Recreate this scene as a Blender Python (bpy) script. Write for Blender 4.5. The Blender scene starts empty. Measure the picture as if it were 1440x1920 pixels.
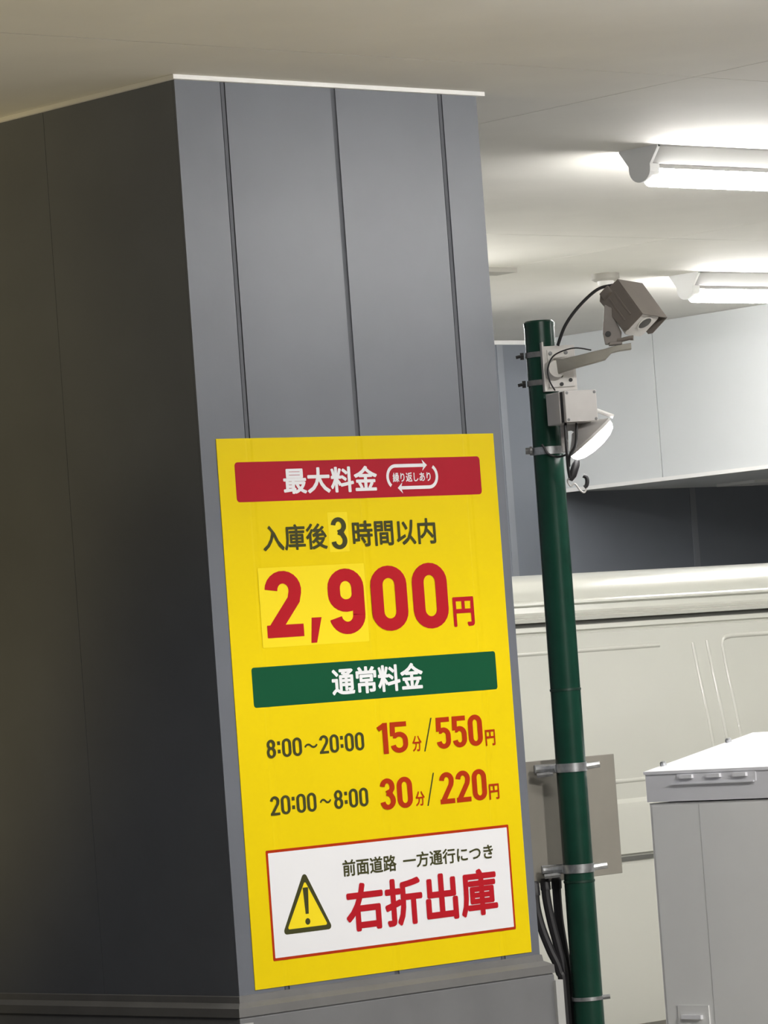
import bpy, bmesh, math, random
from mathutils import Vector, Matrix
random.seed(4)
SC = bpy.context.scene
C = SC.collection
PI = math.pi

# ------------------------------------------------------------------ camera
cam_d = bpy.data.cameras.new('camera')
cam = bpy.data.objects.new('camera', cam_d)
C.objects.link(cam)
SC.camera = cam
cam_d.sensor_fit = 'HORIZONTAL'
cam_d.sensor_width = 36.0
cam_d.lens = 190.998
cam_d.clip_end = 200
cr = Vector((0.74244544, -0.66593091, -0.07287517))
cu = Vector((0.02733622, -0.07857703, 0.99653318))
cd = Vector((0.66934856, 0.74186365, 0.04013513))
M = Matrix((cr, cu, -cd)).transposed().to_4x4()
M.translation = Vector((-6.6099, -8.0054, 1.65))
cam.matrix_world = M

# ------------------------------------------------------------------ world, lights, exposure
vs = SC.view_settings
SC.display_settings.display_device = 'sRGB'
vs.view_transform = 'Standard'; vs.look = 'None'; vs.gamma = 1.0; vs.use_curve_mapping = False
vs.exposure = 0.0
w = bpy.data.worlds.new('night'); SC.world = w; w.use_nodes = True
bg = w.node_tree.nodes['Background']
bg.inputs[0].default_value = (0.80, 0.86, 1.0, 1); bg.inputs[1].default_value = 0.035
TUBE = 118.0           # emission of the tube covers
FLOOD = 12.0

def lamp(name, kind, loc, energy, color, size=0.3, aim=None, spot=None):
    d = bpy.data.lights.new(name, kind); d.energy = energy; d.color = color
    if kind == 'AREA': d.size = size
    else: d.shadow_soft_size = size
    if spot: d.spot_size = spot; d.spot_blend = 0.6
    o = bpy.data.objects.new(name, d); C.objects.link(o); o.location = loc
    if aim: o.rotation_euler = (Vector(aim) - Vector(loc)).to_track_quat('-Z', 'Y').to_euler()
    return o
# street lighting on the road side of the building
lamp('street_light', 'POINT', (-1.3, -9.6, 4.6), 1950, (1.0, 0.97, 0.93), 0.35)
# warm low light from the left, its source unseen
lamp('warm_left_light', 'SPOT', (-3.4, 2.4, 0.6), 185, (1.0, 0.78, 0.32), 0.25, (0.0, 2.0, 2.1), math.radians(52))
# added warm fill, no known fixture, brightening the ceiling left of the pillar
lamp('ceiling_warm_fill', 'SPOT', (-2.3, -0.5, 0.4), 75, (1.0, 0.84, 0.48), 0.2, (-0.8, 0.0, 3.2), math.radians(58))

# ------------------------------------------------------------------ materials
def mat(name, col, rough=0.5, metal=0.0, var=0.06, scale=6.0, bump=0.0, bscale=60.0, spec=0.5, emit=0.0, coat=0.0):
    m = bpy.data.materials.new(name); m.use_nodes = True
    nt = m.node_tree; b = nt.nodes['Principled BSDF']
    b.inputs['Roughness'].default_value = rough; b.inputs['Metallic'].default_value = metal
    b.inputs['Specular IOR Level'].default_value = spec
    b.inputs['Coat Weight'].default_value = coat
    b.inputs['Base Color'].default_value = (*col, 1)
    tc = nt.nodes.new('ShaderNodeTexCoord')
    if var:
        n = nt.nodes.new('ShaderNodeTexNoise'); n.inputs['Scale'].default_value = scale; n.inputs['Detail'].default_value = 5
        nt.links.new(tc.outputs['Object'], n.inputs['Vector'])
        r = nt.nodes.new('ShaderNodeValToRGB')
        r.color_ramp.elements[0].position = 0.3; r.color_ramp.elements[1].position = 0.7
        r.color_ramp.elements[0].color = (*[max(0, c * (1 - var)) for c in col], 1)
        r.color_ramp.elements[1].color = (*[min(1, c * (1 + var)) for c in col], 1)
        nt.links.new(n.outputs['Fac'], r.inputs['Fac']); nt.links.new(r.outputs['Color'], b.inputs['Base Color'])
    if bump:
        n2 = nt.nodes.new('ShaderNodeTexNoise'); n2.inputs['Scale'].default_value = bscale; n2.inputs['Detail'].default_value = 3
        nt.links.new(tc.outputs['Object'], n2.inputs['Vector'])
        bp = nt.nodes.new('ShaderNodeBump'); bp.inputs['Strength'].default_value = bump; bp.inputs['Distance'].default_value = 0.01
        nt.links.new(n2.outputs['Fac'], bp.inputs['Height']); nt.links.new(bp.outputs['Normal'], b.inputs['Normal'])
    if emit:
        b.inputs['Emission Color'].default_value = (1.0, 0.985, 0.96, 1); b.inputs['Emission Strength'].default_value = emit
    return m
MT = dict(
    ceil=mat('ceiling_board', (0.72, 0.70, 0.65), 0.8, var=0.03, scale=3, bump=0.03, bscale=40),
    white=mat('white_paint', (0.78, 0.78, 0.77), 0.5, var=0.02),
    trim=mat('white_trim', (0.85, 0.84, 0.82), 0.45, var=0.02),
    clad=mat('grey_cladding', (0.134, 0.144, 0.166), 0.37, metal=0.0, var=0.08, scale=2.5, bump=0.03, bscale=25, spec=0.50),
    wallclad=mat('grey_wall_panel', (0.185, 0.200, 0.232), 0.45, var=0.05, scale=2.5, bump=0.02, bscale=25),
    joint=mat('grey_joint', (0.078, 0.083, 0.096), 0.6, var=0.05),
    back=mat('joint_backing', (0.11, 0.114, 0.125), 0.7, var=0.05),
    plinth=mat('grey_plinth', (0.155, 0.157, 0.162), 0.55, var=0.06, scale=8, bump=0.04, bscale=50),
    flash=mat('grey_flashing', (0.145, 0.143, 0.140), 0.5, var=0.08, scale=10),
    guard=mat('pale_guard', (0.42, 0.42, 0.41), 0.5, var=0.08),
    beam=mat('white_wall_board', (0.66, 0.68, 0.68), 0.6, var=0.02, scale=2, bump=0.02, bscale=30),
    floor=mat('concrete', (0.31, 0.30, 0.28), 0.85, var=0.25, scale=40, bump=0.3, bscale=180),
    yellow=mat('sign_yellow', (0.77, 0.575, 0.004), 0.4, var=0.02, scale=3, spec=0.12),
    yellow2=mat('patch_yellow', (0.86, 0.67, 0.02), 0.4, var=0.0, spec=0.12),
    red=mat('sign_red', (0.38, 0.012, 0.026), 0.4, var=0.03, spec=0.12),
    redtext=mat('sign_red_text', (0.42, 0.012, 0.020), 0.4, var=0.0, spec=0.12),
    brick=mat('sign_orange_red', (0.40, 0.032, 0.006), 0.4, var=0.0, spec=0.12),
    green=mat('sign_green', (0.007, 0.078, 0.034), 0.4, var=0.03, spec=0.12),
    dark=mat('sign_dark_text', (0.055, 0.055, 0.02), 0.4, var=0.0, spec=0.12),
    swhite=mat('sign_white', (0.78, 0.78, 0.80), 0.4, var=0.0, spec=0.12),
    pole=mat('green_pole_paint', (0.006, 0.038, 0.024), 0.27, var=0.15, scale=12, spec=0.32),
    ring=mat('dark_green_joint', (0.004, 0.028, 0.017), 0.4, var=0.1),
    steel=mat('galvanised_steel', (0.50, 0.51, 0.52), 0.33, metal=0.9, var=0.25, scale=60),
    grysteel=mat('dull_steel', (0.20, 0.20, 0.20), 0.5, metal=0.5, var=0.2, scale=60),
    taupe=mat('taupe_housing', (0.155, 0.135, 0.118), 0.5, var=0.06, scale=20),
    putty=mat('putty_paint', (0.30, 0.285, 0.25), 0.5, var=0.06, scale=20),
    plate=mat('pale_plate', (0.62, 0.60, 0.57), 0.5, var=0.05, scale=20),
    boxw=mat('pale_box_plastic', (0.52, 0.50, 0.485), 0.5, var=0.03, scale=20),
    black=mat('black_rubber', (0.012, 0.011, 0.013), 0.5, var=0.1),
    hole=mat('dark_hole', (0.02, 0.02, 0.02), 0.6, var=0.0),
    lens=mat('lens_glass', (0.01, 0.01, 0.012), 0.08, var=0.0, coat=0.5),
    board=mat('beige_board', (0.22, 0.205, 0.175), 0.6, var=0.05, scale=8),
    van=mat('white_car_paint', (0.52, 0.52, 0.465), 0.28, var=0.01, coat=0.5),
    vangap=mat('dark_gap', (0.10, 0.10, 0.09), 0.6, var=0.0),
    glass=mat('dark_glass', (0.01, 0.012, 0.014), 0.05, var=0.0),
    tyre=mat('tyre_rubber', (0.015, 0.015, 0.015), 0.8, var=0.1),
    cab=mat('white_cabinet_paint', (0.84, 0.84, 0.83), 0.38, var=0.02, scale=4),
    cabtop=mat('white_cabinet_lid', (0.84, 0.84, 0.88), 0.35, var=0.01),
    cablid=mat('cabinet_lid_front', (0.78, 0.78, 0.82), 0.4, var=0.02),
    tube=mat('tube_cover', (0.9, 0.9, 0.9), 0.4, var=0.0, emit=TUBE),
    flood=mat('flood_cover', (0.9, 0.9, 0.9), 0.4, var=0.0, emit=FLOOD),
    lamphouse=mat('lamp_housing_grey', (0.26, 0.255, 0.245), 0.6, var=0.02),
    sensor=mat('sensor_plastic', (0.40, 0.385, 0.35), 0.6, var=0.02),
    cover=mat('joint_cover_grey', (0.26, 0.275, 0.305), 0.45, var=0.04),
)

# ------------------------------------------------------------------ mesh helpers
def obj(name, bm, m, parent=None, smooth=False, bevel=0.0, seg=2, angle=35):
    if bevel:
        es = [e for e in bm.edges if len(e.link_faces) == 2 and e.calc_face_angle(0) > math.radians(30)]
        if es: bmesh.ops.bevel(bm, geom=es, offset=bevel, segments=seg, affect='EDGES', profile=0.6, clamp_overlap=True)
    me = bpy.data.meshes.new(name); bmesh.ops.recalc_face_normals(bm, faces=bm.faces)
    bm.to_mesh(me); bm.free()
    me.materials.append(MT[m])
    if smooth:
        for p in me.polygons: p.use_smooth = True
        try: me.set_sharp_from_angle(angle=math.radians(angle))
        except Exception: pass
    o = bpy.data.objects.new(name, me); C.objects.link(o)
    if parent: o.parent = parent
    return o
def box(x0, x1, y0, y1, z0, z1, bm=None):
    bm = bm or bmesh.new()
    v = [bm.verts.new(p) for p in ((x0,y0,z0),(x1,y0,z0),(x1,y1,z0),(x0,y1,z0),(x0,y0,z1),(x1,y0,z1),(x1,y1,z1),(x0,y1,z1))]
    for f in ((0,3,2,1),(4,5,6,7),(0,1,5,4),(1,2,6,5),(2,3,7,6),(3,0,4,7)): bm.faces.new([v[i] for i in f])
    return bm
def prism(pts, fn, t0, t1, bm=None):
    """polygon pts (p,q) pushed from t0 to t1; fn(p,q,t) -> xyz"""
    bm = bm or bmesh.new()
    a = [bm.verts.new(fn(p, q, t0)) for p, q in pts]; b = [bm.verts.new(fn(p, q, t1)) for p, q in pts]
    n = len(pts)
    bm.faces.new(a); bm.faces.new(b[::-1])
    for i in range(n): bm.faces.new((a[i], b[i], b[(i+1) % n], a[(i+1) % n]))
    return bm
def tube(path, r, bm=None, seg=10, cap=True):
    bm = bm or bmesh.new()
    P = [Vector(p) for p in path]; n = len(P)
    R = r if isinstance(r, (list, tuple)) else [r] * n
    rings = []; ref = None
    for i in range(n):
        t = (P[min(i+1, n-1)] - P[max(i-1, 0)]).normalized()
        if ref is None:
            ref = Vector((0, 0, 1)) if abs(t.z) < 0.9 else Vector((1, 0, 0))
        s = t.cross(ref).normalized(); u = s.cross(t).normalized(); ref = u
        rings.append([bm.verts.new(P[i] + R[i] * (math.cos(2*PI*k/seg) * s + math.sin(2*PI*k/seg) * u)) for k in range(seg)])
    for i in range(n - 1):
        for k in range(seg):
            bm.faces.new((rings[i][k], rings[i][(k+1) % seg], rings[i+1][(k+1) % seg], rings[i+1][k]))
    if cap: bm.faces.new(rings[0][::-1]); bm.faces.new(rings[-1])
    return bm
def spline(pts, n=8):
    P = [Vector(p) for p in pts]; out = []
    for i in range(len(P) - 1):
        p0, p1, p2, p3 = P[max(i-1, 0)], P[i], P[i+1], P[min(i+2, len(P)-1)]
        for k in range(n):
            t = k / n
            out.append(0.5 * ((2*p1) + (-p0+p2)*t + (2*p0-5*p1+4*p2-p3)*t*t + (-p0+3*p1-3*p2+p3)*t**3))
    out.append(P[-1]); return out
def lathe(prof, o, axis, bm=None, seg=24, ring=False):
    """prof: (radius, height along axis)"""
    bm = bm or bmesh.new()
    a = Vector(axis).normalized(); s = a.orthogonal().normalized(); u = a.cross(s); o = Vector(o)
    rings = []
    for r, h in prof:
        if r < 1e-6: rings.append([bm.verts.new(o + a*h)])
        else: rings.append([bm.verts.new(o + a*h + r*(math.cos(2*PI*k/seg)*s + math.sin(2*PI*k/seg)*u)) for k in range(seg)])
    for A, B in list(zip(rings, rings[1:])) + ([(rings[-1], rings[0])] if ring else []):
        for k in range(seg):
            k2 = (k+1) % seg
            f = [A[k % len(A)], A[k2 % len(A)], B[k2 % len(B)], B[k % len(B)]]
            f2 = []
            for v in f:
                if v not in f2: f2.append(v)
            if len(f2) > 2: bm.faces.new(f2)
    for Rg, rev in ((rings[0], True), (rings[-1], False)):
        if len(Rg) > 1 and not ring: bm.faces.new(Rg[::-1] if rev else Rg)
    return bm
def xf(bm, m): bmesh.ops.transform(bm, matrix=m, verts=bm.verts); return bm
def thing(name, label, cat, loc=(0, 0, 0), rz=0.0, group=None):
    o = bpy.data.objects.new(name, None); C.objects.link(o); o.empty_display_size = 0.1
    o.location = loc; o.rotation_euler = (0, 0, rz)
    o['label'] = label; o['category'] = cat
    if group: o['group'] = group
    return o
def tag(o, label, cat, group=None):
    o['label'] = label; o['category'] = cat
    if group: o['group'] = group
    return o
def struct(o): o['kind'] = 'structure'; return o

H = 3.2226
# ------------------------------------------------------------------ setting: floor, ceiling, walls
floor = struct(obj('floor', box(-30, 30, -30, 30, -0.2, 0.0), 'floor'))
ceiling = struct(obj('ceiling', box(-2.2, 13.0, -4.6, 8.2, H + 0.012, H + 0.25), 'back'))
xs = [-2.2, 1.52, 4.55, 7.58, 10.61, 13.0]
ys = [-4.6, -2.21, -0.39, 2.64, 5.67, 8.2]
for i in range(5):
    for j in range(5):
        g = 0.0022
        obj('ceiling_board', box(xs[i]+g, xs[i+1]-g, ys[j]+g, ys[j+1]-g, H, H+0.012), 'ceil', ceiling)
GY = 6.15
wall_back = struct(obj('wall_back', box(3.0, 13.0, GY+0.006, GY+0.2, 0.0, H), 'back'))
gx = [3.0, 4.6, 5.8, 6.985, 8.25, 9.5, 10.75, 13.0]
for a, b in zip(gx, gx[1:]):
    obj('wall_panel', box(a+0.003, b-0.003, GY, GY+0.0058, 0.0, H-0.002), 'wallclad', wall_back, bevel=0.0015, seg=1)
for g in gx[1:-1]:
    obj('joint_cover', box(g-0.020, g+0.020, GY-0.004, GY-0.0002, 0.0, H-0.002), 'cover', wall_back, bevel=0.0015, seg=1)
BX = 7.21; BZ = 2.4815
wall_right = struct(obj('wall_right', box(BX+0.012, 13.0, -4.6, GY-0.001, BZ+0.01, H-0.001), 'back'))
by = [-4.6, -1.5, 1.0, 3.2, 5.34, GY-0.001]
for a, b in zip(by, by[1:]):
    obj('wall_board', box(BX, BX+0.012, a+0.003, b-0.003, BZ, H-0.001), 'beam', wall_right)
obj('soffit_board', box(BX+0.012, 13.0, -4.6, GY-0.001, BZ, BZ+0.01), 'beam', wall_right)
obj('edge_bead', box(BX-0.006, BX+0.012, -4.6, GY-0.001, BZ-0.012, BZ+0.006), 'trim', wall_right, bevel=0.002)
t2 = struct(obj('trim_2', box(3.0, BX, GY-0.015, GY, H-0.02, H-0.0005), 'trim'))
wall_far = struct(obj('wall_side', box(13.0, 13.2, -4.6, 6.3, 0, H), 'clad'))
o = tag(obj('flush_plate', box(-0.13, 0.13, -0.13, 0.13, -0.014, 0.0), 'white', bevel=0.004),
        'pale flat plate on the shaded underside of the white dropped wall', 'plate')
o.location = (8.33, 5.8, BZ)

# ------------------------------------------------------------------ clad pillar
W = 1.0624; PD = 3.0
pillar = thing('pillar', 'tall grey metal clad pillar carrying the yellow price sign', 'pillar'); pillar['kind'] = 'thing'
obj('core', box(0.008, W-0.008, 0.008, PD-0.002, 0.0, H-0.001), 'back', pillar)
gr = [(0.16, True), (0.54, False), (0.926, True)]
gw = 0.0085
ed = [0.0] + [g for g, _ in gr] + [W]
zb, zt = 0.848, H - 0.004
for k in range(4):
    a = ed[k] + (gw if k else 0.0); b = ed[k+1] - (gw if k < 3 else 0.0)
    obj('panel', box(a, b, 0.0, 0.0078, zb, zt), 'clad', pillar, bevel=0.003, seg=2, smooth=True)
for g, dbl in gr:
    if dbl: obj('joint_strip', box(g-0.0055, g+0.0055, 0.0012, 0.0078, zb, zt), 'joint', pillar, bevel=0.0015, seg=1)
    else: obj('joint_strip', box(g-gw, g+gw, 0.0035, 0.0078, zb, zt), 'joint', pillar)
ly = [0.0085, 0.556, 1.5, PD]
for k in range(3):
    a = ly[k] + (0.0008 if k else 0.0); b = ly[k+1] - (0.0008 if k < 2 else 0)
    obj('panel', box(0.0, 0.0078, a, b, zb, zt), 'clad', pillar, bevel=0.003, seg=2, smooth=True)
    obj('panel', box(W-0.0078, W, a, b, zb, zt), 'clad', pillar, bevel=0.003, seg=2, smooth=True)
def ring_prism(prof, name, m, x0, x1, y0, y1):
    """profile (out, z) carried round the pillar's left, front and right faces with mitred corners"""
    bm = bmesh.new(); loops = []
    for out, z in prof:
        loops.append([bm.verts.new(p) for p in ((x0-out, y1, z), (x0-out, y0-out, z), (x1+out, y0-out, z), (x1+out, y1, z))])
    for i in range(len(loops)):
        A, B = loops[i], loops[(i+1) % len(loops)]
        for k in range(3): bm.faces.new((A[k], A[k+1], B[k+1], B[k]))
    bm.faces.new([l[0] for l in loops]); bm.faces.new([l[3] for l in loops][::-1])
    return obj(name, bm, m, pillar)
ring_prism([(0.0, 0.868), (0.004, 0.866), (0.006, 0.850), (0.026, 0.838), (0.027, 0.816), (0.0, 0.816)], 'flashing', 'flash', 0.0, W, 0.0, PD)
ring_prism([(0.0, 0.8155), (0.021, 0.8155), (0.024, 0.810), (0.024, 0.0), (0.0, 0.0)], 'plinth', 'plinth', 0.0, W, 0.0, PD)
obj('corner_guard', box(W+0.019, W+0.047, -0.034, 0.03, 0.0, 0.795), 'guard', pillar, bevel=0.004)
obj('corner_guard', box(-0.030, 0.016, -0.029, 0.02, 0.0, 0.800), 'guard', pillar, bevel=0.004)
tr = bmesh.new()
box(-0.012, W+0.022, -0.012, 0.0, H-0.012, H-0.0005, tr); box(-0.012, 0.0, 0.0, PD, H-0.012, H-0.0005, tr); box(W, W+0.012, 0.0, PD, H-0.012, H-0.0005, tr)
struct(obj('trim_1', tr, 'trim'))

# ------------------------------------------------------------------ price sign
SX, SW, Z0, Z1 = 0.052, 0.9785, 0.8775, 2.286
sign = thing('price_sign', 'yellow parking price sign stuck on the front of the grey pillar', 'sign', (SX, 0.0, 0.0))
cols = sorted(set([0.0, SW] + [g - SX + d for g, _ in gr for d in (-0.013, -0.006, 0.006, 0.013)] + [0.3, 0.7]))
def dip(x): return 0.0011 if any(abs(x + SX - g) < 0.0075 for g, _ in gr) else 0.0
bm = bmesh.new()
F = [[bm.verts.new((x, -0.0022 + dip(x), z)) for x in cols] for z in (Z0, Z1)]
Bk = [[bm.verts.new((x, -0.0004, z)) for x in cols] for z in (Z0, Z1)]
n = len(cols)
for i in range(n-1):
    bm.faces.new((F[0][i], F[0][i+1], F[1][i+1], F[1][i])); bm.faces.new((Bk[0][i], Bk[1][i], Bk[1][i+1], Bk[0][i+1]))
    bm.faces.new((F[0][i], Bk[0][i], Bk[0][i+1], F[0][i+1])); bm.faces.new((F[1][i], F[1][i+1], Bk[1][i+1], Bk[1][i]))
for i in (0, n-1): bm.faces.new((F[0][i], F[1][i], Bk[1][i], Bk[0][i]))
obj('sheet', bm, 'yellow', sign)
def rrect(x0, x1, z0, z1, r, k=5):
    out = []
    for cx, cz, a0 in ((x1-r, z1-r, 0), (x0+r, z1-r, 90), (x0+r, z0+r, 180), (x1-r, z0+r, 270)):
        for i in range(k+1):
            a = math.radians(a0 + 90*i/k); out.append((cx + r*math.cos(a), cz + r*math.sin(a)))
    return out
def flat(name, pts, d0, d1, m, parent=None):
    return obj(name, prism(pts, lambda p, q, t: (p, -t, q), d0, d1), m, parent or sign)
def words(txt, x0, x1, z0, z1, d, m, parent=None, weight=0.0, name='lettering'):
    """flat print of txt filling the box; weight thickens the strokes (in ems) by laying shifted copies together"""
    cv = bpy.data.curves.new('txt', 'FONT'); cv.body = txt; cv.size = 1; cv.resolution_u = 3
    to = bpy.data.objects.new('txt', cv); C.objects.link(to); bpy.context.view_layer.update()
    me = bpy.data.meshes.new_from_object(to.evaluated_get(bpy.context.evaluated_depsgraph_get()))
    bpy.data.objects.remove(to); bpy.data.curves.remove(cv)
    V = [(v.co.x, v.co.y) for v in me.vertices]; Fc = [tuple(p.vertices) for p in me.polygons]
    bpy.data.meshes.remove(me)
    X = [v[0] for v in V]; Y = [v[1] for v in V]
    ax, bx_, ay, by_ = min(X)-weight, max(X)+weight, min(Y)-weight, max(Y)+weight
    nv, verts, faces = len(V), [], []
    shifts = [(0.0, 0.0)] + ([(weight*math.cos(2*PI*k/10), weight*math.sin(2*PI*k/10)) for k in range(10)] if weight else [])
    for k, (sx, sy) in enumerate(shifts):
        for x, y in V:
            verts.append((x0 + (x+sx-ax)/(bx_-ax)*(x1-x0), -d - k*1.2e-5, z0 + (y+sy-ay)/(by_-ay)*(z1-z0)))
        faces += [tuple(i + k*nv for i in f) for f in Fc]
    me = bpy.data.meshes.new(name); me.from_pydata(verts, [], faces); me.materials.append(MT[m])
    o = bpy.data.objects.new(name, me); C.objects.link(o); o.parent = parent or sign
    return o
def arcp(cx, cz, rx, rz, a0, a1, k=12):
    return [(cx + rx*math.cos(math.radians(a0+(a1-a0)*i/k)), cz + rz*math.sin(math.radians(a0+(a1-a0)*i/k))) for i in range(k+1)]
def digit_paths(ch, w, h, s):
    """centre lines of a condensed sign numeral inside a w by h box, strokes s wide; (path, closed)"""
    l, r, b, t = s/2, w-s/2, s/2, h-s/2; c = w/2; rx = (r-l)/2; rz = min(rx*1.25, (t-b)/4.1)
    if ch == '0': return [(arcp(c, t-rz, rx, rz, 0, 180) + arcp(c, b+rz, rx, rz, 180, 360), True)]
    if ch == '1': return [([(r-s*0.1, 0), (r-s*0.1, h)], False), ([(l*0.4, h-s*1.25), (r-s*0.1, h-s*0.38)], False)]
    if ch == '2':
        top = arcp(c, t-rz, rx, rz, 178, -12)
        return [(top + [(r-rx*0.16, t-rz*1.75), (l+s*0.12, b+s*0.15)], False), ([(0, b), (w, b)], False)]
    if ch == '3':
        m = b + (t-b)*0.53
        return [(arcp(c, t-rz, rx*0.94, rz, 172, -20, 14) + [(c+rx*0.62, m+rz*0.28), (c-rx*0.15, m)], False),
                ([(c-rx*0.15, m), (c+rx*0.55, m-rz*0.22)] + arcp(c, b+rz, rx, rz, 24, -172, 16), False)]
    if ch == '5':
        m = h*0.60
        return [([(w-s*0.15, t), (l+s*0.05, t)], False), ([(l+s*0.08, h), (l, m-s*0.30)], False),
                ([(l+s*0.1, m-s*0.25)] + arcp(c, m-rz*1.0, rx, rz, 130, 0, 10) + arcp(c, b+rz, rx, rz, 0, -172, 14), False)]
    if ch == '8':
        m = b + (t-b)*0.54; rt = (t-m)/2; rb = (m-b)/2
        return [(arcp(c, m+rt, rx*0.90, rt, 0, 360, 24)[:-1], True), (arcp(c, m-rb, rx, rb, 0, 360, 24)[:-1], True)]
    if ch == '9':
        rb = (t-b)*0.29
        return [(arcp(c, t-rz, rx, rz, 0, 180) + arcp(c, t-2*rb+rz*0.9, rx, rz*0.9, 180, 360), True),
                ([(r, t-rz), (r, b+rz)] + arcp(c, b+rz, rx, rz, 0, -168, 14), False)]
    return []
def numerals(txt, x0, x1, z0, z1, d, m, stroke, gap, kx=1.4, parent=None, name='lettering'):
    """one row of numerals fitted to the box; ':' is narrow and raised"""
    wd = [(0.38 if c == ':' else 0.62 if c == '1' else 1.0) for c in txt]
    unit = (x1-x0 - gap*(len(txt)-1)) / sum(wd); bm = bmesh.new(); x = x0; h = z1-z0; lay = 0
    for c, k in zip(txt, wd):
        w_ = unit*k
        if c == ':':
            q = stroke*0.72
            for zc in (h*0.33, h*0.78):
                vv = [bm.verts.new((x+w_/2+dx, -d, z0+zc+dz)) for dx, dz in ((-q, -q), (q, -q), (q, q), (-q, q))]; bm.faces.new(vv)
        for path, closed in digit_paths(c, w_/kx, h, stroke):
            lay += 1; P = [Vector((p[0], z0+p[1])) for p in path]; n = len(P); L = []
            for i, p in enumerate(P):
                a_, b_ = (P[i-1], P[(i+1) % n]) if closed else (P[max(i-1, 0)], P[min(i+1, n-1)])
                t0 = (p-a_).normalized() if (p-a_).length > 1e-9 else (b_-p).normalized(); t1 = (b_-p).normalized() if (b_-p).length > 1e-9 else t0
                t_ = (t0+t1).normalized(); nn = Vector((-t_.y, t_.x)) * (stroke/2) / max(0.6, t_.dot(t0))
                L.append([bm.verts.new((x + (p.x+e*nn.x)*kx, -d-lay*1.5e-5, p.y+e*nn.y)) for e in (1, -1)])
            for A_, B_ in (list(zip(L, L[1:])) + ([(L[-1], L[0])] if closed else [])): bm.faces.new((A_[0], B_[0], B_[1], A_[1]))
        x += w_ + gap
    return obj(name, bm, m, parent or sign)
D1, D2, D3 = 0.0026, 0.0032, 0.0038
# correction stickers
flat('correction_patch', rrect(0.107, 0.474, 1.7445, 1.950, 0.003), 0.002, 0.0024, 'yellow2')
flat('correction_patch', rrect(0.359, 0.428, 1.983, 2.087, 0.003), 0.002, 0.0024, 'yellow2')
# red banner
rb = flat('red_banner', rrect(0.055, 0.920, 2.1215, 2.2245, 0.010), 0.002, D1, 'red')
words('最大料金', 0.215, 0.5425, 2.1385, 2.2070, D2, 'swhite', rb, 0.028)
words('繰り返しあり', 0.598, 0.735, 2.1610, 2.1865, D2, 'swhite', rb, 0.02)
def loop_icon():
    bm = bmesh.new(); x0, x1, z0, z1 = 0.580, 0.758, 2.1455, 2.2045; r = (z1-z0)/2; cz = (z0+z1)/2; hw = 0.0045
    def band(path):
        P = [Vector((p[0], 0, p[1])) for p in path]; L = []
        for i, p in enumerate(P):
            t = (P[min(i+1, len(P)-1)] - P[max(i-1, 0)]).normalized(); nn = Vector((-t.z, 0, t.x)) * hw
            L.append((bm.verts.new((p.x+nn.x, -D2, p.z+nn.z)), bm.verts.new((p.x-nn.x, -D2, p.z-nn.z))))
        for a, b in zip(L, L[1:]): bm.faces.new((a[0], b[0], b[1], a[1]))
    def arc(cx, a0, a1): return [(cx + r*math.cos(math.radians(a0 + (a1-a0)*i/12)), cz + r*math.sin(math.radians(a0 + (a1-a0)*i/12))) for i in range(13)]
    band(arc(x0+r, 232, 90) + [(x1-r-0.016, z1)])
    band(arc(x1-r, 58, -90) + [(x0+r+0.016, z0)])
    for sx, x, z in ((1, x1-r-0.004, z1), (-1, x0+r+0.004, z0)):
        a = [(x, z), (x-sx*0.018, z+0.015), (x-sx*0.012, z), (x-sx*0.018, z-0.015)]
        vv = [bm.verts.new((p[0], -D2, p[1])) for p in a]; bm.faces.new((vv[0], vv[1], vv[2])); bm.faces.new((vv[0], vv[2], vv[3]))
    return bm
obj('loop_arrow', loop_icon(), 'swhite', rb)
# big price
words('入庫後', 0.132, 0.3525, 1.992, 2.060, D2, 'dark', None, 0.022)
numerals('3', 0.366, 0.422, 1.9895, 2.0736, D2, 'dark', 0.0112, 0.0, 1.45)
words('時間以内', 0.4414, 0.739, 1.9932, 2.0628, D2, 'dark', None, 0.022)
for ch, a, b, c, d in (('2', 0.1252, 0.2495, 1.7686, 1.9403), ('9', 0.3406, 0.4665, 1.7665, 1.9385),
                       ('0', 0.4913, 0.6195, 1.7680, 1.9407), ('0', 0.6389, 0.7657, 1.7674, 1.9430)):
    numerals(ch, a, b, c, d, D2, 'redtext', 0.0325, 0.0, 1.32)
flat('comma', [(0.2722, 1.7497), (0.2915, 1.7497), (0.3130, 1.8150), (0.2790, 1.8150)], D1, D2, 'redtext')
words('円', 0.7813, 0.8582, 1.7675, 1.8472, D2, 'redtext', None, 0.030)
# green banner and rates
gb = flat('green_banner', rrect(0.0626, 0.9246, 1.5926, 1.6957, 0.008), 0.002, D1, 'green')
words('通常料金', 0.3315, 0.6545, 1.6082, 1.6798, D2, 'swhite', gb, 0.028)
for (x0, x1, z0, z1), parts in (((0.094, 0.4291, 1.4607, 1.5085), (('8:00', 0, .357), ('～', .381, .518), ('20:00', .537, 1))),
                                ((0.0929, 0.4294, 1.3141, 1.3632), (('20:00', 0, .465), ('～', .50, .617), ('8:00', .646, 1)))):
    for tx, a, b in parts:
        xa, xb = x0 + a*(x1-x0), x0 + b*(x1-x0)
        if tx == '～': words(tx, xa, xb, z0 + 0.36*(z1-z0), z0 + 0.62*(z1-z0), D2, 'dark', None, 0.022)
        else: numerals(tx, xa, xb, z0, z1, D2, 'dark', 0.0066, 0.0046, 1.4)
numerals('15', 0.4769, 0.584, 1.4453, 1.527, D2, 'brick', 0.0128, 0.0065, 1.38)
words('分', 0.5993, 0.6319, 1.4446, 1.4863, D2, 'brick', None, 0.020)
numerals('550', 0.6871, 0.8561, 1.4453, 1.5292, D2, 'brick', 0.0128, 0.0065, 1.38)
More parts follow.
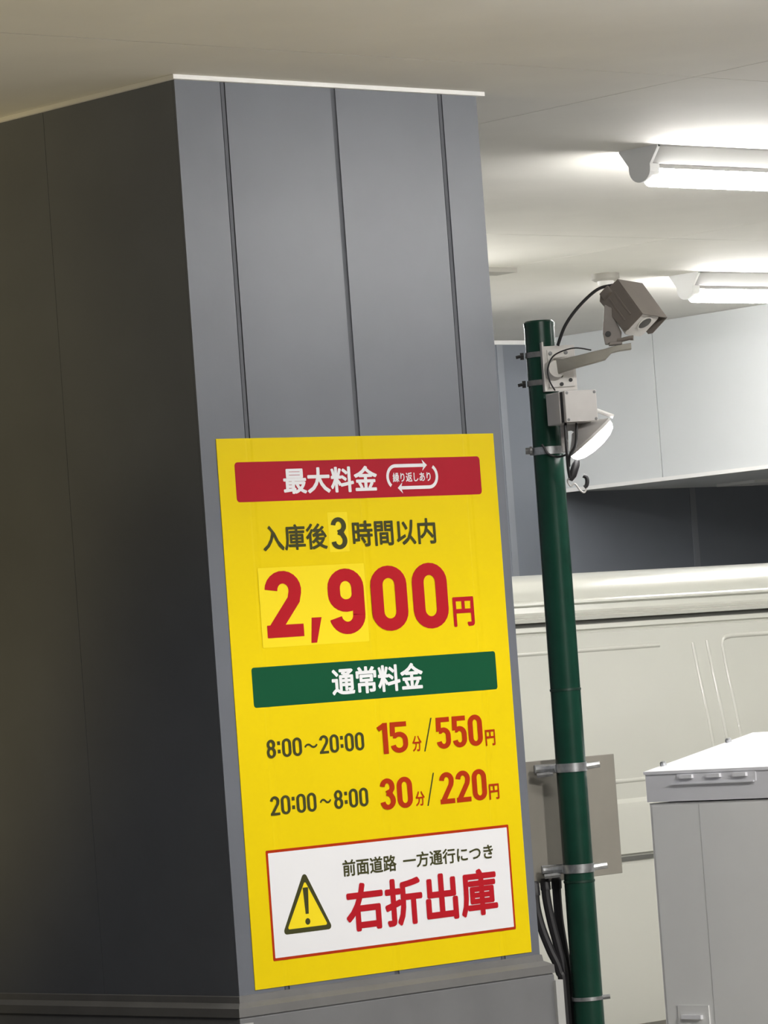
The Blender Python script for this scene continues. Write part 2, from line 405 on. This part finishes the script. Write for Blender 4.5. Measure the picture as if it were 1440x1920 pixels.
words('円', 0.8657, 0.9014, 1.4425, 1.4857, D2, 'brick', None, 0.022)
numerals('30', 0.4711, 0.5868, 1.2991, 1.3814, D2, 'brick', 0.0128, 0.0065, 1.38)
words('分', 0.5963, 0.6289, 1.3005, 1.3394, D2, 'brick', None, 0.020)
numerals('220', 0.6851, 0.857, 1.2989, 1.3828, D2, 'brick', 0.0128, 0.0065, 1.38)
words('円', 0.8647, 0.9015, 1.2976, 1.3397, D2, 'brick', None, 0.022)
for x0, x1, z0, z1 in ((0.6397, 0.6745, 1.4427, 1.5304), (0.6368, 0.6687, 1.2983, 1.3845)):
    flat('slash', [(x0, z0), (x0+0.0042, z0), (x1, z1), (x1-0.0042, z1)], D1, D2, 'dark')
# notice
nb = flat('notice_border', rrect(0.0663, 0.9264, 0.944, 1.2266, 0.004), 0.002, D1, 'brick')
npn = flat('notice_panel', rrect(0.0735, 0.9192, 0.9512, 1.2194, 0.002), 0.002, 0.0029, 'swhite')
words('前面道路', 0.3227, 0.5108, 1.1374, 1.1807, D3, 'dark', npn, 0.020)
words('一方通行につき', 0.5348, 0.8614, 1.140, 1.1805, D3, 'dark', npn, 0.020)
words('右折出庫', 0.3232, 0.8661, 0.9918, 1.1175, D3, 'redtext', npn, 0.030)
def rtri(ax, az, bx_, cx_, bz, r, k=5):
    P = [Vector((ax, az)), Vector((bx_, bz)), Vector((cx_, bz))]; out = []
    ctr = sum(P, Vector((0, 0))) / 3
    for i in range(3):
        p = P[i]; e1 = (P[(i+1) % 3]-p).normalized(); e2 = (P[i-1]-p).normalized(); bis = (e1+e2).normalized()
        half = math.acos(max(-1, min(1, e1.dot(e2))))/2; c = p + bis * r/math.sin(half)
        f2 = p + e2 * r/math.tan(half); f1 = p + e1 * r/math.tan(half)
        a2 = math.atan2((f2-c).y, (f2-c).x); a1 = math.atan2((f1-c).y, (f1-c).x)
        da = (a1 - a2 + PI) % (2*PI) - PI
        for q in range(k+1):
            a = a2 + da*q/k; out.append((c.x + r*math.cos(a), c.y + r*math.sin(a)))
    return out
wt = flat('warning_triangle', rtri(0.1900, 1.1660, 0.1030, 0.2755, 1.0075, 0.009), 0.0028, 0.0033, 'dark', npn)
flat('triangle_face', rtri(0.1900, 1.1390, 0.1205, 0.2580, 1.0200, 0.004), 0.0028, 0.0036, 'yellow2', npn)
flat('exclamation_mark', [(0.1850, 1.054), (0.1955, 1.054), (0.1995, 1.122), (0.1810, 1.122)], 0.0028, D3, 'dark', npn)
flat('exclamation_dot', [(0.1905 + 0.0085*math.cos(2*PI*i/16), 1.0345 + 0.0085*math.sin(2*PI*i/16)) for i in range(16)], 0.0028, D3, 'dark', npn)

# ------------------------------------------------------------------ tube lights on the ceiling
def tube_light(x, y, label, group='tube lights on the ceiling', L=1.25):
    t = thing('tube_light', label, 'ceiling light', (x, y, H), 0.0, group)
    hw = 0.083; nw = 0.046
    fn = lambda p, q, t_: (t_, p, q)
    obj('housing', prism([(-hw, 0), (-hw, -0.006), (-nw, -0.052), (nw, -0.052), (hw, -0.006), (hw, 0)], fn, 0.004, L-0.004), 'lamphouse', t)
    cap = [(-hw, 0.0), (-hw, -0.006), (-nw, -0.054)] + [(nw*math.cos(math.radians(180+180*i/12)), -0.066 - 0.042*math.sin(math.radians(180*i/12))) for i in range(13)] + [(nw, -0.054), (hw, -0.006), (hw, 0.0)]
    obj('end_cap', prism(cap, fn, 0.0, 0.012), 'white', t)
    obj('end_cap', prism(cap, fn, L-0.012, L), 'white', t)
    for a, b in ((0.012, 0.048), (L-0.048, L-0.012)):
        obj('lamp_socket', prism([(-0.040, -0.050)] + [(0.040*math.cos(math.radians(180+180*i/12)), -0.068 - 0.036*math.sin(math.radians(180*i/12))) for i in range(13)] + [(0.040, -0.050)], fn, a, b), 'white', t)
    lit = [(-0.033, -0.066)] + [(0.033*math.cos(math.radians(a)), -0.086 + 0.033*math.sin(math.radians(a))) for a in range(180, 361, 10)] + [(0.033, -0.066)]
    obj('tube_cover', prism(lit, fn, 0.048, L-0.048), 'tube', t)
    obj('tube_back', prism([(0.034, -0.066), (0.034, -0.0525), (-0.034, -0.0525), (-0.034, -0.066)], fn, 0.048, L-0.048), 'lamphouse', t)
    return t
tube_light(2.452, 0.745, 'lit white tube light on the ceiling right of the pillar top, nearer one')
tube_light(5.655, 3.63, 'lit white tube light on the ceiling above the security camera, farther one')
tube_light(4.80, 0.745, 'lit white tube light on the ceiling past the nearer tube light')
tube_light(2.90, 3.63, 'lit white tube light on the ceiling hidden behind the pillar')
tube_light(4.10, 5.25, 'unseen tube light added on the ceiling to brighten the far wall')  # added out of sight to lift the far wall and dropped wall
tube_light(-0.45, -2.15, 'lit white tube light on the ceiling right before the pillar front')
tube_light(1.90, -2.15, 'lit white tube light on the ceiling before the gap right of the pillar')
tube_light(4.25, -2.15, 'lit white tube light on the ceiling far right of the pillar')

# ceiling detector and small cover plate
t = thing('motion_sensor', 'small round white sensor on the ceiling above the security camera', 'sensor', (5.235, 3.672, H))
obj('base', lathe([(0.0, 0), (0.058, 0), (0.058, -0.022), (0.045, -0.03), (0.0, -0.03)], (0, 0, 0), (0, 0, 1)), 'sensor', t, smooth=True)
obj('dome', lathe([(0.034, -0.029), (0.032, -0.045), (0.018, -0.057), (0.0, -0.060)], (0, 0, 0), (0, 0, 1)), 'trim', t, smooth=True)
o = tag(obj('cover_plate', box(-0.1, 0.1, -0.06, 0.06, -0.018, 0.0), 'sensor', bevel=0.006), 'small pale cover plate on the ceiling beside the pillar edge', 'plate')
o.location = (4.50, 3.59, H)

# ------------------------------------------------------------------ green pole
PO = Vector((1.323, 0.100, 0.0)); PR = math.atan2(-0.66767, 0.74444)
RZ = Matrix.Rotation(PR, 4, 'Z')
def pf(a, b, z): return PO + RZ @ Vector((a, b, z))
def pthing(name, label, cat, anchor, group=None):
    return thing(name, label, cat, pf(*anchor), PR, group), Matrix.Translation(-Vector(anchor))
PRAD = 0.0420
def ax(z): return 0.003 + 0.0056*z/2.6      # the pole leans a touch
pole, A = pthing('green_pole', 'dark green round steel pole standing right of the pillar', 'pole', (0, 0, 0))
obj('shaft', tube([(ax(0), 0, 0), (ax(2.600), 0, 2.600)], PRAD, seg=36), 'pole', pole, smooth=True)
obj('cap', lathe([(PRAD+0.0012, 2.590), (PRAD+0.0012, 2.600), (PRAD-0.004, 2.605), (0, 2.607)], (ax(2.6), 0, 0), (0, 0, 1), seg=36), 'pole', pole, smooth=True)
for z in (1.576, 1.044):
    obj('joint_ring', lathe([(PRAD-0.002, z-0.004), (PRAD+0.0018, z-0.003), (PRAD+0.0018, z+0.003), (PRAD-0.002, z+0.004)], (ax(z), 0, 0), (0, 0, 1), seg=36, ring=True), 'ring', pole, smooth=True)
obj('base_plate', box(-0.12, 0.12, -0.12, 0.12, 0, 0.012), 'steel', pole, bevel=0.002)
def band(z, hh, r=0.0435):
    return lathe([(0.0424, z-hh), (r+0.0015, z-hh), (r+0.0015, z+hh), (0.0424, z+hh)], (ax(z), 0, 0), (0, 0, 1), seg=36, ring=True)
def bolt(p0, p1, r, bm=None): return tube([p0, p1], r, bm, seg=6)
pb, A = pthing('pole_strap', 'thin steel strap with bolt round the pole bottom', 'strap', (0, 0, 0.720))
obj('ring', xf(band(0.720, 0.005, 0.0432), A), 'steel', pb, smooth=True)
obj('bolt', xf(tube([(0.042, -0.012, 0.7205), (0.066, -0.012, 0.7215)], 0.0065, seg=8), A), 'grysteel', pb)

# security camera: plate, arm, swivel, housing
sc_, A = pthing('security_camera', 'taupe security camera on a bracket arm at the pole top', 'camera', (0.03, -0.047, 2.466))
YB = -0.047
ps = Matrix.Translation((0.0535, YB, 2.466)) @ Matrix.Rotation(math.radians(10), 4, 'Z')
obj('mounting_plate', xf(box(-0.047, 0.047, -0.003, 0.003, -0.063, 0.063), A @ ps), 'plate', sc_, bevel=0.001)
obj('flange', xf(box(-0.033, 0.040, -0.008, -0.003, -0.053, 0.052), A @ ps), 'plate', sc_, bevel=0.0015)
obj('flange_lip', xf(box(-0.0475, -0.0425, -0.012, 0.012, -0.063, 0.075), A @ ps), 'plate', sc_, bevel=0.001)
for p, q in ((-0.024, 0.042), (0.020, 0.042), (0.002, -0.022), (0.002, -0.045), (0.028, -0.035)):
    obj('bolt_hole', xf(lathe([(0.0, -0.012), (0.0055, -0.0115), (0.0055, -0.007), (0.0, -0.007)], (p, 0, q), (0, 1, 0), seg=10), A @ ps), 'grysteel' if q > 0 else 'hole', sc_)
for z in (2.510, 2.4315):
    obj('u_bolt', xf(band(z, 0.0075, 0.0435), A), 'grysteel', sc_, smooth=True)
    b = bolt((-0.040, 0.004, z), (-0.050, 0.004, z), 0.011); bolt((-0.050, 0.004, z), (-0.062, 0.004, z-0.002), 0.005, b)
    obj('clamp_nut', xf(b, A), 'hole', sc_)
# arm: tapering pressed channel rising to the right and towards the street
arm = bmesh.new(); secs = []
for a, b, z, hz, hy in ((0.040, -0.058, 2.468, 0.024, 0.012), (0.062, -0.085, 2.4695, 0.0175, 0.017), (0.100, -0.112, 2.475, 0.0165, 0.017), (0.150, -0.128, 2.4835, 0.0160, 0.017),
                        (0.178, -0.136, 2.488, 0.0150, 0.017), (0.196, -0.140, 2.4985, 0.0085, 0.018), (0.215, -0.142, 2.502, 0.0085, 0.019), (0.250, -0.146, 2.5045, 0.0085, 0.019)):
    secs.append([arm.verts.new((a, b+dy, z+dz)) for dy, dz in ((-hy, -hz*0.8), (-hy*0.8, -hz), (hy*0.8, -hz), (hy, -hz*0.8), (hy, hz*0.8), (hy*0.8, hz), (-hy*0.8, hz), (-hy, hz*0.8))])
for S, T in zip(secs, secs[1:]):
    for k in range(8): arm.faces.new((S[k], S[(k+1) % 8], T[(k+1) % 8], T[k]))
arm.faces.new(secs[0][::-1]); arm.faces.new(secs[-1])
obj('arm', xf(arm, A), 'putty', sc_, smooth=True, angle=30)
obj('arm_boss', xf(tube([(0.036, -0.052, 2.460), (0.046, -0.080, 2.463)], [0.030, 0.024], seg=16), A), 'plate', sc_, smooth=True)
# swivel bracket under the housing
sw = prism([(0.180, 2.514), (0.176, 2.545), (0.181, 2.590), (0.186, 2.625), (0.205, 2.615), (0.216, 2.575), (0.228, 2.545), (0.224, 2.522), (0.205, 2.512)], lambda p, q, t_: (p, t_, q), -0.150, -0.142)
obj('swivel_bracket', xf(sw, A), 'taupe', sc_, bevel=0.002)
obj('swivel_foot', xf(box(0.190, 0.226, -0.165, -0.125, 2.511, 2.519), A), 'taupe', sc_, bevel=0.002)
obj('pivot_bolt', xf(lathe([(0.0, -0.1535), (0.008, -0.153), (0.008, -0.149), (0.0, -0.149)], (0.190, 0, 2.543), (0, 1, 0), seg=12), A), 'hole', sc_)
obj('thumb_screw', xf(tube([(0.215, -0.150, 2.522), (0.246, -0.158, 2.527), (0.258, -0.160, 2.5265)], [0.006, 0.006, 0.0075], seg=10), A), 'taupe', sc_, smooth=True)
HR = Vector((0.617, 0.7844, -0.0636)); HF = Vector((0.4401, -0.4109, -0.7984)); HU = Vector((0.6524, -0.4646, 0.5987))
HM = Matrix((HR, -HF, HU)).transposed().to_4x4(); HM.translation = Vector((0.2929, -0.140, 2.6353))
hw_, hl, hh = 0.060, 0.066, 0.078
def hx(bm): return xf(bm, A @ HM)
obj('sun_shield', hx(box(-hw_, hw_, -hl, hl, -0.003, 0.0)), 'taupe', sc_, bevel=0.0012)
for s in (-1, 1):
    x0, x1 = (s*hw_, s*(hw_-0.003))
    side = prism([(-hl, -0.003), (-hl, -0.064), (-hl+0.008, -0.076), (hl-0.006, -0.084), (hl+0.006, -0.072), (hl, -0.003)], lambda p, q, t_: (t_, p, q), x0, x1)
    obj('shield_side', hx(side), 'taupe', sc_, bevel=0.0008, seg=1)
    if s < 0:
        obj('side_rib', hx(box(-hw_-0.002, -hw_, -0.040, 0.045, -0.034, -0.028)), 'taupe', sc_, bevel=0.0008, seg=1)
        obj('side_rib', hx(box(-hw_-0.002, -hw_, -0.040, 0.045, -0.058, -0.052)), 'taupe', sc_, bevel=0.0008, seg=1)
obj('camera_body', hx(prism(rrect(-0.050, 0.036, -0.088, -0.006, 0.012), lambda p, q, t_: (p, t_, q), -0.060, 0.068)), 'plate', sc_, bevel=0.002)
obj('lens_hood', hx(lathe([(0.0205, 0.0), (0.0245, 0.0), (0.0245, 0.003), (0.0205, 0.003)], (-0.006, -0.0628, -0.036), (0, 1, 0), seg=24, ring=True)), 'plate', sc_, smooth=True)
obj('lens', hx(lathe([(0.0, 0.0), (0.0205, 0.0006), (0.0205, 0.002), (0.0, 0.002)], (-0.006, -0.0622, -0.036), (0, 1, 0), seg=24)), 'lens', sc_, smooth=True)
obj('rear_lug', hx(box(-hw_-0.006, -hw_+0.004, 0.050, 0.074, -0.070, -0.035)), 'taupe', sc_, bevel=0.003)
obj('signal_cable', xf(tube(spline([(0.235, -0.10, 2.684), (0.2187, -0.09, 2.682), (0.1737, -0.08, 2.6737), (0.1186, -0.08, 2.6302), (0.0779, -0.075, 2.5812), (0.0535, -0.062, 2.528)]), 0.0046, seg=8), A), 'black', sc_, smooth=True)
obj('control_cable', xf(tube(spline([(0.0363, -0.075, 2.4034), (0.0233, -0.085, 2.430), (0.0202, -0.090, 2.4636), (0.0405, -0.10, 2.4991), (0.0932, -0.125, 2.513), (0.1409, -0.138, 2.503)]), 0.0022, seg=6), A), 'black', sc_, smooth=True)

# junction box below the camera
jb, A = pthing('junction_box', 'small pale square electrical box on the pole below the camera', 'box', (0.08, -0.05, 2.355))
JM = A @ Matrix.Translation((0.0915, -0.128, 2.3510)) @ Matrix.Rotation(math.radians(26), 4, 'Z')
obj('lid', xf(box(-0.050, 0.050, -0.024, -0.010, -0.0435, 0.0435), JM), 'boxw', jb, bevel=0.003)
obj('gasket', xf(box(-0.047, 0.045, -0.010, 0.010, -0.042, 0.042), JM), 'black', jb)
obj('box_body', xf(box(-0.050, 0.048, 0.010, 0.086, -0.0450, 0.0435), JM), 'boxw', jb, bevel=0.003)
for p, q in ((0.043, 0.037), (0.043, -0.037), (-0.043, 0.037), (-0.043, -0.037)):
    obj('screw', xf(lathe([(0, -0.0255), (0.0042, -0.025), (0.0042, -0.0238), (0, -0.0238)], (p, 0, q), (0, 1, 0), seg=10), JM), 'grysteel', jb)

# flood light
fl, A = pthing('flood_light', 'lit round flood light tilted down under the junction box', 'light', (0.10, -0.07, 2.25))
fc = Vector((0.1245, -0.062, 2.2650)); fa = Vector((0.62, 0.06, -0.78)).normalized()
obj('reflector_head', xf(lathe([(0.0, -0.044), (0.030, -0.044), (0.040, -0.034), (0.066, -0.012), (0.0755, -0.008), (0.0755, 0.0), (0.0, 0.0)], fc, fa, seg=36), A), 'boxw', fl, smooth=True)
obj('lamp_cover', xf(lathe([(0.0735, 0.0002), (0.0725, 0.010), (0.066, 0.0205), (0.048, 0.029), (0.024, 0.0335), (0.0, 0.0345)], fc, fa, seg=36), A), 'flood', fl, smooth=True)
obj('visor', xf(tube([(0.148, -0.055, 2.341), (0.193, -0.06, 2.3205)], 0.0058, seg=8), A), 'trim', fl, smooth=True)
obj('pivot_arm', xf(tube([(0.052, -0.050, 2.300), (0.075, -0.056, 2.304), (0.104, -0.062, 2.294)], [0.012, 0.014, 0.018], seg=12), A), 'boxw', fl, smooth=True)
obj('mounting_tab', xf(box(0.044, 0.064, -0.060, -0.040, 2.232, 2.312), A), 'boxw', fl, bevel=0.002)
obj('clamp_band', xf(band(2.2415, 0.0105), A), 'steel', fl, smooth=True)
b = tube([(-0.036, -0.006, 2.2445), (-0.043, -0.006, 2.2445)], 0.0125, seg=12); tube([(-0.043, -0.006, 2.2445), (-0.055, -0.006, 2.2450)], 0.0105, b, seg=6)
obj('clamp_nut', xf(b, A), 'grysteel', fl)

# loose wires by the flood light
wr, A = pthing('wire_bundle', 'loose black wires hanging beside the flood light on the pole', 'wire', (0.06, -0.08, 2.20))
for nm, pts, r_ in (('wire', [(0.0555, -0.135, 2.305), (0.0535, -0.145, 2.293), (0.0525, -0.148, 2.2255), (0.0545, -0.115, 2.182), (0.0583, -0.085, 2.160)], 0.0042),
                    ('wire', [(0.0855, -0.135, 2.303), (0.0840, -0.150, 2.2907), (0.0775, -0.152, 2.2450), (0.0600, -0.148, 2.216), (0.0575, -0.118, 2.190)], 0.0038),
                    ('wire', [(-0.010, -0.046, 2.258), (-0.004, -0.048, 2.249), (0.0042, -0.051, 2.2324), (0.03, -0.056, 2.2201), (0.0526, -0.080, 2.2230)], 0.0030),
                    ('wire', [(0.0583, -0.085, 2.160), (0.052, -0.075, 2.150), (0.060, -0.07, 2.136), (0.072, -0.07, 2.142), (0.086, -0.065, 2.122), (0.098, -0.06, 2.117), (0.105, -0.06, 2.132)], 0.0024)):
    obj(nm, xf(tube(spline(pts), r_, seg=8), A), 'black' if r_ != 0.0024 else 'boxw', wr, smooth=True)
obj('tape_wrap', xf(tube([(0.0605, -0.072, 2.152), (0.067, -0.070, 2.165), (0.079, -0.066, 2.194), (0.083, -0.064, 2.206)], [0.006, 0.011, 0.011, 0.008], seg=10), A), 'black', wr, smooth=True)
obj('hook_end', xf(tube(spline([(0.097, -0.06, 2.163), (0.105, -0.06, 2.158), (0.107, -0.06, 2.147), (0.104, -0.06, 2.135), (0.098, -0.06, 2.130)]), [0.005]*0 or 0.0058, seg=8), A), 'black', wr, smooth=True)

# board seen from its back, clamped to the pole
bd, A = pthing('sign_board', 'beige back of a sign board clamped behind the green pole', 'sign board', (0.0, 0.06, 1.20))
BM = A @ Matrix.Translation(RZ.inverted() @ (Vector((1.335, 0.2, 1.2135)) - PO)) @ Matrix.Rotation(-PR, 4, 'Z')
obj('board', xf(box(-0.268, 0.268, 0.0, 0.012, -0.1695, 0.1695), BM), 'board', bd, bevel=0.002)
for z in (1.360, 1.080):
    obj('clamp_band', xf(band(z, 0.0120), A), 'steel', bd, smooth=True)
    obj('back_rail', xf(tube([(-0.092, 0.0, z), (-0.060, 0.0, z), (-0.036, -0.012, z)], [0.0095, 0.0115, 0.012], seg=8), A), 'steel', bd, smooth=True)
    obj('back_rail', xf(box(-0.095, 0.045, 0.044, 0.055, z-0.012, z+0.012), A), 'grysteel', bd, bevel=0.002)
    obj('clamp_bolt', xf(tube([(0.040, -0.004, z-0.001), (0.052, -0.004, z), (0.086, -0.004, z+0.003)], [0.0115, 0.009, 0.0085], seg=8), A), 'steel', bd, smooth=True)
    obj('clamp_nut', xf(bolt((-0.090, -0.006, z-0.016), (-0.045, -0.008, z-0.014), 0.0075), A), 'grysteel', bd)

# three thick cables from the board foot into the back of the plinth
for k, (pts, lab) in enumerate(((((-0.1200, 0.000, 1.040), (-0.1190, 0.000, 0.98), (-0.1080, 0.000, 0.920), (-0.0890, 0.000, 0.860), (-0.068, 0.000, 0.800), (-0.060, 0.000, 0.70)), 'black cable bowing out behind the pillar edge, left of the three'),
                                (((-0.0885, 0.031, 1.045), (-0.0875, 0.031, 1.00), (-0.0790, 0.031, 0.935), (-0.0660, 0.031, 0.865), (-0.0560, 0.031, 0.800), (-0.055, 0.031, 0.70)), 'black cable with a capped top between two others, left of the pole'),
                                (((-0.0560, 0.060, 1.045), (-0.0570, 0.060, 1.00), (-0.0560, 0.060, 0.935), (-0.0500, 0.060, 0.865), (-0.0440, 0.060, 0.800), (-0.043, 0.060, 0.70)), 'black cable running down right against the green pole'))):
    cb, A = pthing('cable', lab, 'cable', pts[-1])
    obj('sheath', xf(tube(spline(list(pts) + [(pts[-1][0], pts[-1][1], 0.0)]), 0.0128, seg=10), A), 'black', cb, smooth=True)
    p = Vector(pts[0]); q = Vector(pts[1])
    obj('end_cap', xf(tube([p + Vector((0, 0, 0.012)), p + Vector((0, 0, 0.004)), p.lerp(q, 0.45)], [0.010, 0.0150, 0.0150], seg=10), A), 'black', cb, smooth=True)

# ------------------------------------------------------------------ white van
VX0, VX1, VY = 2.2, 6.6, 2.5
van = thing('van', 'white panel van parked behind the green pole', 'van', (VX0, VY, 0))
def sweep(prof, x0, x1, m, name, smooth=True, parent=van, ends=None):
    bm = bmesh.new(); n_ = len(prof)
    a = [bm.verts.new((x0, p, q)) for p, q in prof]; b = [bm.verts.new((x1, p, q)) for p, q in prof]
    for i in range(n_): bm.faces.new((a[i], b[i], b[(i+1) % n_], a[(i+1) % n_]))
    bm.faces.new(a); bm.faces.new(b[::-1])
    return obj(name, bm, m, parent, smooth=smooth, angle=28)
VW = 1.69
half = [(0.10, 0.28), (0.03, 0.32), (0.0, 0.45), (-0.012, 0.70), (-0.012, 0.905), (0.002, 0.912), (0.002, 0.935), (-0.012, 0.942), (-0.010, 1.10), (-0.004, 1.125), (0.010, 1.14), (0.012, 1.20), (0.018, 1.32), (0.040, 1.45), (0.066, 1.58), (0.086, 1.70),
        (0.0935, 1.752), (0.106, 1.755), (0.106, 1.763), (0.098, 1.768), (0.112, 1.80)]
full = half + [(VW-p, q) for p, q in reversed(half)]
L_ = VX1 - VX0
sweep(full, 0.0, L_-0.55, 'van', 'body')
nose = bmesh.new(); secs = []
for x, kz, top in ((L_-0.55, 1.0, 1.80), (L_-0.38, 0.985, 1.62), (L_-0.12, 0.97, 1.12), (L_, 0.93, 0.86)):
    ring = []
    for p, q in full:
        qq = min(q, top); pp = VW/2 + (p - VW/2)*kz
        ring.append(nose.verts.new((x, pp, qq)))
    secs.append(ring)
for S, T in zip(secs, secs[1:]):
    for k in range(len(S)): nose.faces.new((S[k], T[k], T[(k+1) % len(S)], S[(k+1) % len(S)]))
nose.faces.new(secs[-1])
obj('nose', nose, 'van', van, smooth=True, angle=28)
roof = [(0.118, 1.815), (0.100, 1.820), (0.098, 1.828), (0.116, 1.838), (0.122, 1.860), (0.110, 1.866), (0.112, 1.874), (0.130, 1.882), (0.146, 1.908), (0.180, 1.935), (0.26, 1.962), (0.45, 1.985)]
sweep(roof + [(VW-p, q) for p, q in reversed(roof)], 0.02, L_-0.62, 'van', 'roof')
for s in (0, 1):
    g = [(0.118, 1.800), (0.086, 1.802), (0.083, 1.815), (0.090, 1.819), (0.118, 1.820)]
    sweep([(p if not s else VW-p, q) for p, q in g], 0.0, L_-0.6, 'van', 'rain_gutter', False)
    g = [(0.115, 1.778), (0.1125, 1.778), (0.1125, 1.800), (0.115, 1.800)]
sweep([(0.120, 1.786), (0.1035, 1.786), (0.105, 1.8005), (0.120, 1.8005)], 0.0, L_-0.62, 'vangap', 'gutter_seal', False)
def vy(z):
    for (p0, q0), (p1, q1) in zip(half[10:], half[11:]):
        if q0 <= z <= q1: return p0 + (p1-p0)*(z-q0)/(q1-q0)
    return 0.0
def bead(pts, r=0.0105, name='panel_bead'):
    obj(name, tube([(x-VX0, vy(z)+0.0055, z) for x, z in pts], r, seg=12), 'van', van, smooth=True)
bead([(2.7, 1.690), (3.9, 1.690), (4.27, 1.690)])
def vert(x, z0, z1): return [(x, z0 + (z1-z0)*i/8) for i in range(9)]
bead(vert(4.45, 1.19, 1.690)); bead(vert(4.528, 1.19, 1.695), 0.0112)
bead(vert(4.606, 1.19, 1.675) + [(4.615, 1.695), (4.63, 1.702), (4.66, 1.706), (5.4, 1.706)])
bead([(2.75, 1.205), (4.40, 1.205)], 0.010)
obj('door_seam', box(4.492-VX0, 4.497-VX0, -0.008, 0.02, 0.36, 1.16), 'vangap', van)
obj('slide_rail', box(0.35, 2.30, -0.004, 0.012, 0.916, 0.931), 'vangap', van)
for s in (0, 1):
    y_ = (-0.002 if not s else VW+0.002)
    for xw in (0.75, L_-0.85):
        wc = (xw, 0.10 if not s else VW-0.10, 0.305)
        whl = obj('wheel', lathe([(0.15, -0.09), (0.285, -0.09), (0.305, -0.07), (0.305, 0.07), (0.285, 0.09), (0.15, 0.09)], wc, (0, 1, 0), seg=32, ring=True), 'tyre', van, smooth=True)
        obj('hubcap', lathe([(0.0, -0.10), (0.10, -0.10), (0.185, -0.085), (0.185, 0.085), (0.10, 0.10), (0.0, 0.10)], wc, (0, 1, 0), seg=24), 'steel', whl, smooth=True)
    yy = 0.030 if not s else VW-0.030
    obj('door_window', xf(box(3.05, 3.78, -0.012, 0.012, -0.24, 0.24), Matrix.Translation((0, yy, 1.42)) @ Matrix.Rotation((-0.16 if not s else 0.16), 4, 'X')), 'glass', van, bevel=0.004)
    obj('headlamp', xf(lathe([(0.0, 0.0), (0.085, 0.0), (0.08, 0.03), (0.0, 0.04)], (L_-0.01, 0.25 if not s else VW-0.25, 0.72), (1, 0, 0)), Matrix()), 'swhite', van, smooth=True)
obj('windscreen', xf(box(-0.30, 0.30, 0.16, VW-0.16, -0.006, 0.012), Matrix.Translation((L_-0.29, 0, 1.40)) @ Matrix.Rotation(math.radians(63), 4, 'Y')), 'glass', van, bevel=0.004)
obj('bumper', box(L_-0.06, L_+0.07, 0.06, VW-0.06, 0.30, 0.52), 'van', van, bevel=0.03, smooth=True)

# ------------------------------------------------------------------ white machine cabinet
CX, CY0, CY1 = 2.0, -0.30, 0.469
cb = thing('cabinet', 'white metal cabinet with a sloping lid standing right of the pole', 'cabinet', (CX, CY0, 0))
cw = CY1 - CY0; cdp = 0.475
obj('body', box(0.004, cdp-0.02, 0.002, cw-0.002, 0.03, 1.218), 'cab', cb, bevel=0.004)
obj('door', box(0.0, 0.004, 0.012, cw-0.205, 0.09, 1.210), 'cab', cb, bevel=0.002)
obj('front_panel', box(0.0015, 0.004, cw-0.203, cw-0.012, 0.09, 1.210), 'cab', cb, bevel=0.001)
obj('base', box(0.02, cdp-0.03, 0.02, cw-0.02, 0.0, 0.03), 'grysteel', cb)
fn = lambda p, q, t_: (p, t_, q)
obj('lid', prism([(-0.004, 1.222), (cdp-0.01, 1.222), (cdp-0.01, 1.385), (-0.004, 1.303)], fn, 0.0, cw), 'cablid', cb, bevel=0.004)
sl = (1.398-1.314)/cdp
obj('lid_top', prism([(-0.008, 1.303), (-0.008, 1.312), (cdp, 1.312+sl*cdp+0.002), (cdp, 1.385)], fn, -0.004, cw+0.003), 'cabtop', cb, bevel=0.003)
obj('lid_rib', prism([(0.02, 1.3125+sl*0.02), (0.13, 1.3215+sl*0.13), (cdp-0.002, 1.3215+sl*cdp), (cdp-0.002, 1.311+sl*cdp)], fn, 0.06, cw-0.16), 'cabtop', cb, bevel=0.005, smooth=True)
for x_ in (0.068, 0.355):
    z_ = 1.313 + sl*x_
    obj('lid_bolt', lathe([(0.0, 0.014), (0.007, 0.013), (0.010, 0.009), (0.010, 0.0), (0.0, 0.0)], (x_, cw-0.008, z_), (-sl, 0, 1), seg=10), 'steel', cb, smooth=True)
for y0, y1 in ((0.270, 0.319), (0.159, 0.210), (0.055, 0.106)):
    obj('vent_tab', box(-0.016, -0.003, y0-CY0, y1-CY0, 1.288, 1.2985), 'cabtop', cb, bevel=0.003)
obj('vent_tray', prism(rrect(0.024-CY0, 0.338-CY0, 1.2725, 1.3015, 0.003), lambda p, q, t_: (t_, p, q), -0.007, -0.003), 'cablid', cb, bevel=0.001)
obj('tray_lip', box(-0.013, -0.003, 0.030-CY0, 0.362-CY0, 1.2705, 1.2745), 'cablid', cb, bevel=0.001)
obj('latch', box(-0.012, 0.002, 0.310-CY0, 0.388-CY0, 0.585, 0.597), 'cabtop', cb, bevel=0.003)
obj('latch_plate', box(-0.002, 0.002, 0.285-CY0, 0.410-CY0, 0.52, 0.625), 'cab', cb, bevel=0.001)
